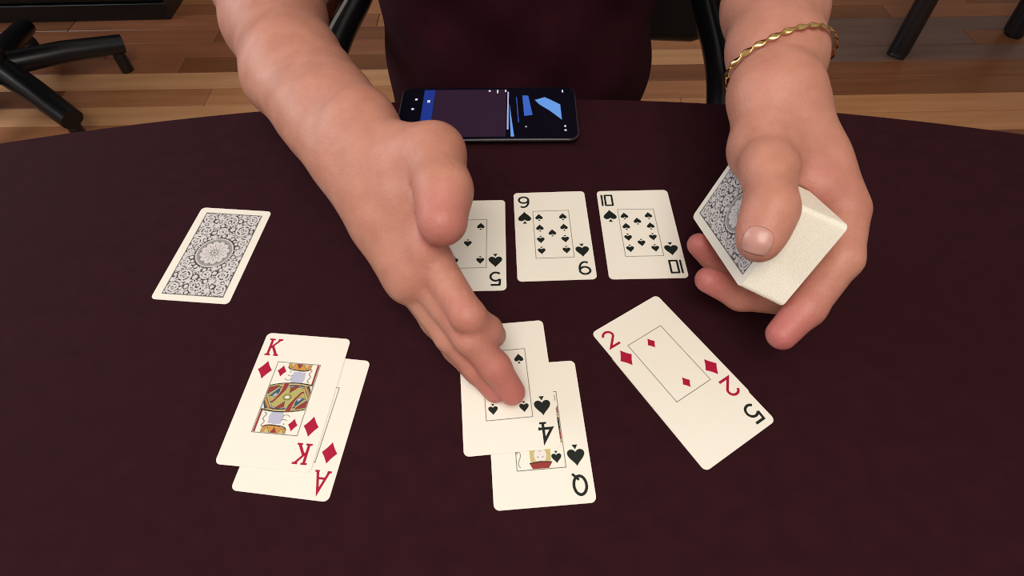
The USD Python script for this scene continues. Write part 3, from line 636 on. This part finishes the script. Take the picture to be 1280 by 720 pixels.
print("skin manifolds", [str(x.status()) for x in mans])
whole = mans[0] + mans[1] + mans[2]
pieces = sorted(whole.decompose(), key=lambda x: -x.volume())
k_ = pieces[0].to_mesh()
skin = trimesh.Trimesh(k_.vert_properties[:, :3], k_.tri_verts, process=False)
person = thing('person', 'person in dark maroon shirt behind the table, pointing at a card and holding a deck', 'person', (0, 0, 0))
body = obj('body', skin, 'skin', person, True)
blush = np.zeros(len(skin.vertices))
for c, r, a in [(A['t3'], .020, .9), (A['m4'], .030, .75), (A['m3'], .024, .6), (A['i4'], .02, .5), (A['r4'], .024, .6), (A['i1'], .02, .25), (A['i2'], .02, .4), (B['i4'], .030, .9), (B['i3'], .020, .5), (B['m4'], .022, .9), (B['m3'], .018, .5), (B['r4'], .022, .95), (B['t3'], .014, .45), (B['web'], .022, .55), (B['t1'], .012, .15), (B['i1'], .02, .25), (B['wrist'], .03, .2)]:
    blush = np.maximum(blush, a * np.exp(-((skin.vertices - c) ** 2).sum(1) / (2 * (r * .6) ** 2)))
UsdGeom.PrimvarsAPI(stage.GetPrimAtPath(body.GetPath())).CreatePrimvar('blush', Sdf.ValueTypeNames.FloatArray, 'vertex').Set(Vt.FloatArray.FromNumpy(blush.astype(np.float32)))
# the nail of the thumb on the deck: a curved plate set into the finger's back
tn = unit(B['t3'] - B['t2']); tx = unit(np.cross(tn, EYE - B['t3'])); tz = np.cross(tx, tn)
tree = skin
g_u, g_v = np.meshgrid(np.linspace(-1, 1, 17), np.linspace(-1, 1, 17))
ln = np.sqrt(np.clip(1 - (g_u * .0) ** 2, 0, 1))
su = g_u * np.sqrt(1 - g_v ** 2 / 2.6); sv = g_v * np.sqrt(1 - g_u ** 2 / 2.6)
org = B['nail'] + tx * 0
pts = org + su[..., None] * .0076 * tx + sv[..., None] * .0068 * tn
hit = trimesh.proximity.closest_point_naive if False else None
from scipy.spatial import cKDTree
near = skin.vertices[((skin.vertices - B['nail']) ** 2).sum(1) < .03 ** 2]
q2 = np.c_[(near - org) @ tx, (near - org) @ tn]; hz = (near - org) @ tz
kt = cKDTree(q2[hz > -.012]); hz_ = hz[hz > -.012]
pq = np.c_[su.ravel() * .0076, sv.ravel() * .0068]
dd, ii = kt.query(pq, k=8)
zz = np.array([np.percentile(hz_[i], 80) for i in ii]).reshape(17, 17)
from scipy.ndimage import gaussian_filter
zz = gaussian_filter(zz, 1.6)
top_ = pts + tz * (zz + .0007 - .0006 * np.maximum(g_u ** 6, (g_v < 0) * g_v ** 6))[..., None]; bot_ = top_ - tz * .0016
Vn = np.vstack([top_.reshape(-1, 3), bot_.reshape(-1, 3)]); Fn = []
for i in range(16):
    for j in range(16):
        a = i * 17 + j; Fn += [[a, a + 1, a + 18], [a, a + 18, a + 17], [289 + a, 289 + a + 18, 289 + a + 1], [289 + a, 289 + a + 17, 289 + a + 18]]
bd = [(0, j) for j in range(16)] + [(i, 16) for i in range(16)] + [(16, j) for j in range(16, 0, -1)] + [(i, 0) for i in range(16, 0, -1)]
for (a0, a1), (b0, b1) in zip(bd, bd[1:] + bd[:1]):
    a, b = a0 * 17 + a1, b0 * 17 + b1; Fn += [[a, 289 + a, 289 + b], [a, 289 + b, b]]
obj('thumbnail', trimesh.Trimesh(Vn, Fn, process=False), 'nail', person, True)

# --- clothes
FS = Field(V3(-.36, .48, -.33) + T3, V3(.36, 1.02, .46) + T3, .0055)
torso(FS, .009)
FS.blob(V3(.006, .715, -.24) + T3, (.176, .130, .10), I3, .05)
for S_, E_ in ((SA, A['elbow']), (SB, B['elbow'])):
    FS.chain([S_, lerp(S_, E_, .55), lerp(S_, E_, .72)], [.066, .066, .067], .03)
sl, P = FS.sub(V3(-1, -1, -9), V3(1, 2, 9))
fold = np.sin(P[..., 0] * 38 + np.sin(P[..., 2] * 17) * 1.2 + P[..., 2] * 30) * .0035 + np.sin(P[..., 2] * 46 - P[..., 0] * 60) * .0022
FS.d[sl] += fold.astype(np.float32)
for S_, E_ in ((SA, A['elbow']), (SB, B['elbow'])):                       # open the cuffs
    FS.chain([lerp(S_, E_, .70), lerp(S_, E_, .98)], [.056, .058], .003, -1)
FS.blob(V3(.006, .690, .44) + T3, (.074, .070, .055), I3, .01, -1)          # neckline
shirt = FS.surface(); shirt.merge_vertices(); shirt = max(shirt.split(only_watertight=False), key=lambda q: len(q.faces))
obj('shirt', shirt, 'shirt_cloth', person, True)
FT = Field(V3(-.26, .10, -.76) + T3, V3(.27, .90, -.10) + T3, .010)
FT.blob(V3(.006, .725, -.215) + T3, (.172, .125, .095), I3, .05)
for s_ in (-1, 1):
    k0, k1, k2 = V3(.006 + s_ * .085, .70, -.215) + T3, V3(.006 + s_ * .12, .29, -.225) + T3, V3(.006 + s_ * .13, .33, -.66) + T3
    FT.chain([k0, lerp(k0, k1, .5), k1], [.082, .074, .062], .03); FT.chain([k1, lerp(k1, k2, .35), k2], [.062, .060, .052], .02)
tr = FT.surface(); tr.merge_vertices()
obj('trousers', tr, 'trouser_cloth', person, True)
for s_ in (-1, 1):
    FH = Field(V3(.006 + s_ * .13 - .07, .06, -.755) + T3, V3(.006 + s_ * .13 + .07, .42, -.58) + T3, .006)
    x_ = .006 + s_ * .13
    FH.chain([V3(x_, .345, -.705) + T3, V3(x_, .24, -.705) + T3, V3(x_, .145, -.715) + T3], [.042, .044, .034], .02); FH.chain([V3(x_, .33, -.69) + T3, V3(x_, .33, -.63) + T3], [.046, .050], .02)
    sl, P = FH.sub(V3(-9, -9, -9), V3(9, 9, 9)); FH.d[sl] = np.maximum(FH.d[sl], (TZ - .7485) - P[..., 2])
    sh = FH.surface(); sh.merge_vertices(); obj('shoe', sh, 'shoe_leather', person, True)
FR = Field(hc - V3(.13, .14, .13), hc + V3(.13, .16, .15), .005)
FR.blob(hc + V3(0, .032, .026), (.083, .100, .094), hax, .01)
FR.blob(hc + V3(0, -.085, -.045), (.10, .075, .085), hax, .02, -1)
hr = FR.surface(); hr.merge_vertices(); obj('hair', hr, 'hair', person, True)
for s_ in (-1, 1):
    e = trimesh.creation.icosphere(3, .012); e.apply_translation(hc + V3(.032 * s_, -.0615, .004)); obj('eyeball', e, 'eye_white', person, True)
    e = trimesh.creation.icosphere(2, .0058); e.apply_translation(hc + V3(.032 * s_, -.0682, .0015)); obj('iris', e, 'eye_dark', person, True)

# --- the bracelet: twisted gold links round the left wrist
bc = B['brace']; bax = unit(unit(B['wrist'] - B['fore']) + V3(*BTILT))
bu = unit(sideB - bax * (sideB @ bax)); bw = np.cross(bax, bu)
kt3 = cKDTree(skin.vertices)
loop = []
for a in np.linspace(0, 2 * PI, 97)[:-1]:
    d_ = bu * math.cos(a) + bw * math.sin(a)
    for r in np.arange(.060, .012, -.0008):
        p = bc + d_ * r
        if kt3.query(p)[0] < .0026: break
    loop.append(r)
from scipy.ndimage import gaussian_filter1d
loop = gaussian_filter1d(np.array(loop), 1.1, mode='wrap') + .0009
ang = np.linspace(0, 2 * PI, 97)[:-1]
curve = np.array([bc + (bu * math.cos(a) + bw * math.sin(a)) * r for a, r in zip(ang, loop)])
cl = np.vstack([curve, curve[:1]]); s_ = np.r_[0, np.cumsum(np.linalg.norm(np.diff(cl, axis=0), axis=1))]
def on(s): s = s % s_[-1]; return np.array([np.interp(s, s_, cl[:, k]) for k in range(3)])
bracelet = thing('bracelet', 'thin gold bracelet of twisted links round the wrist above the deck', 'bracelet', (0, 0, 0))
NLK = 25; step = s_[-1] / NLK
for i in range(NLK):
    s0 = i * step; pts = [on(s0 + step * t) for t in np.linspace(-.10, 1.10, 9)]
    out_ = unit(pts[4] - bc); tg = unit(pts[-1] - pts[0]); sd = np.cross(tg, out_)
    V, Fq = [], []
    for j, (p, t) in enumerate(zip(pts, np.linspace(0, 1, 9))):
        w = .0022 * math.sin(PI * min(max(t, .06), .94)) + .0004; th = .00075; a0 = -.75 + 1.5 * t
        dx, dy = sd * math.cos(a0) + out_ * math.sin(a0), -sd * math.sin(a0) + out_ * math.cos(a0)
        for q in range(8):
            b_ = q / 8 * 2 * PI; V.append(p + dx * w * math.cos(b_) + dy * th * math.sin(b_))
    for j in range(8):
        for q in range(8):
            k = (q + 1) % 8; Fq += [[j * 8 + q, j * 8 + k, j * 8 + 8 + k], [j * 8 + q, j * 8 + 8 + k, j * 8 + 8 + q]]
    V += [pts[0], pts[-1]]
    for q in range(8):
        k = (q + 1) % 8; Fq += [[72, k, q], [73, 64 + q, 64 + k]]
    obj('link', trimesh.Trimesh(V, Fq, process=False), 'gold', bracelet, True)

# ---------------------------------------------------------------- chairs
CR = math.radians(-5.5)
chair = thing('armchair', 'black armchair with dark polished wood arms behind the person', 'chair', (.012, .61, 0), CR)
obj('seat', rbox(.43, .44, .07, .03, (0, .04, .400)), 'black_leather', chair, 40)
bk = rbox(.46, .055, .50, .024, (.045, .285, .813)); obj('backrest', bk, 'black_leather', chair, 40)
for s_ in (-1, 1):
    x_ = .226 * s_ + .008
    x_ = x_ if s_ < 0 else .224
    arm_ = spline([(x_ * .9, .300, .62), (x_ * .97, .288, .674), (x_, .22, .697), (x_, .12, .70), (x_, -.02, .695), (x_ * .985, -.075, .672), (x_ * .98, -.09, .60), (x_, -.105, .44), (x_, -.10, .33)], 60)
    obj('arm_frame', tube(arm_, .0165, 14, .8), 'black_plastic', chair, 40)
    pad = spline([(x_ + .027 * s_, .23, .712), (x_ + .027 * s_, .10, .722), (x_ + .027 * s_, -.02, .716), (x_ + .025 * s_, -.07, .692)], 30)
    obj('arm_rest', tube(pad, np.r_[.010, np.full(28, .017), .010], 14, .7), 'mahogany', chair, 40)
    tr_ = spline([(x_ + .010 * s_, .14, .7145), (x_ + .010 * s_, .04, .7145), (x_ + .010 * s_, -.03, .709), (x_ + .010 * s_, -.074, .688)], 24)
    obj('metal_strip', tube(tr_, .0050, 8), 'metal_trim', chair, 40)
    obj('arm_bracket', tube(spline([(x_, -.10, .34), (x_ * .97, -.09, .372), (.12 * s_, -.04, .372)], 16), .014, 10), 'black_plastic', chair, 40)
for i in range(5):
    a = 2 * PI * i / 5 + .3; dx, dy = math.cos(a), math.sin(a)
    obj('base_leg', tube([(.03 * dx, .05 + .03 * dy, .125), (.15 * dx, .05 + .15 * dy, .108), (.28 * dx, .05 + .28 * dy, .075)], [.025, .022, .018], 12, .8), 'black_plastic', chair, 40)
    obj('caster', tube([(.28 * dx - dy * .02, .05 + .28 * dy + dx * .02, .026), (.28 * dx + dy * .02, .05 + .28 * dy - dx * .02, .026)], .025, 14), 'black_plastic', chair, 40)
obj('column', tube([(0, .05, .09), (0, .05, .22), (0, .05, .2201), (0, .05, .37)], [.032, .032, .021, .021], 14, 1, (1, 0, 0)), 'black_plastic', chair, 40)
obj('back_support', tube(spline([(0, .10, .36), (0, .24, .37), (0, .318, .44), (0, .322, .66)], 20), .017, 10, .7, (1, 0, 0)), 'black_plastic', chair, 40)

oc = thing('office_chair', 'black swivel chair standing on the wooden floor at the far left', 'chair', (-1.425, 1.47, 0), math.radians(34))
for i in range(5):
    a = 2 * PI * i / 5 + math.radians(4); dx, dy = math.cos(a), math.sin(a)
    lg = obj('base_leg', tube([(.03 * dx, .03 * dy, .135), (.16 * dx, .16 * dy, .118), (.31 * dx, .31 * dy, .085)], [.036, .034, .030], 16, .9), 'black_plastic', oc, 40)
    obj('glide', tube([(.285 * dx, .285 * dy, .0), (.285 * dx, .285 * dy, .05), (.285 * dx, .285 * dy, .07)], [.018, .018, .012], 14, 1, (1, 0, 0)), 'black_plastic', oc, 40)
obj('column', tube([(0, 0, .10), (0, 0, .24), (0, 0, .2401), (0, 0, .42)], [.034, .034, .022, .022], 16, 1, (1, 0, 0)), 'black_plastic', oc, 40)
obj('seat', rbox(.50, .48, .09, .04, (0, 0, .46)), 'black_leather', oc, 40)
obj('backrest', rbox(.46, .07, .52, .03, (0, .25, .84)), 'black_leather', oc, 40)
obj('back_support', tube([(0, .05, .415), (0, .20, .42), (0, .28, .50), (0, .285, .70)], [.02, .02, .018, .016], 10, .6, (1, 0, 0)), 'black_plastic', oc, 40)
for s_ in (-1, 1):
    obj('arm_rest', cat_mesh([tube(spline([(.20 * s_, 0, .43), (.28 * s_, 0, .45), (.285 * s_, 0, .56), (.28 * s_, 0, .65)], 16), .014, 10, 1, (0, 1, 0)), rbox(.06, .24, .03, .012, (.28 * s_, 0, .665))]), 'black_plastic', oc, 40)

sd = thing('side_chair', 'dark chair with straight black legs on the floor at the far right', 'chair', (1.385, 1.89, 0), math.radians(14))
obj('seat', rbox(.44, .42, .05, .02, (0, 0, .45)), 'black_leather', sd, 40)
for sx in (-1, 1):
    obj('leg', tube([(.225 * sx, -.19, .0), (.215 * sx, -.185, .02), (.195 * sx, -.17, .43)], [.027, .030, .028], 14), 'black_plastic', sd, 40)
    obj('leg', tube([(.215 * sx, .20, .0), (.195 * sx, .185, .45), (.185 * sx, .23, .92)], [.018, .020, .016], 12), 'black_plastic', sd, 40)
for z_ in (.58, .70, .84): obj('back_slat', rbox(.37, .02, .07, .008, (0, .20 + (z_ - .45) * .095, z_)), 'black_plastic', sd, 40)

cb = thing('cabinet', 'low black cabinet standing on the floor behind the swivel chair', 'cabinet', (-1.66, 2.16, 0), math.radians(.4))
obj('body', rbox(.96, .42, .52, .008, (0, 0, .32)), 'black_leather', cb, 40)
obj('plinth', rbox(.98, .44, .06, .004, (0, 0, .03)), 'black_plastic', cb, 40)
for q in (-1, 1):
    obj('door', rbox(.455, .018, .46, .004, (.237 * q, -.219, .325)), 'black_plastic', cb, 40)
    obj('handle', tube([(.04 * q, -.245, .30), (.04 * q, -.245, .40)], .006, 8, 1, (1, 0, 0)), 'metal_trim', cb, 40)
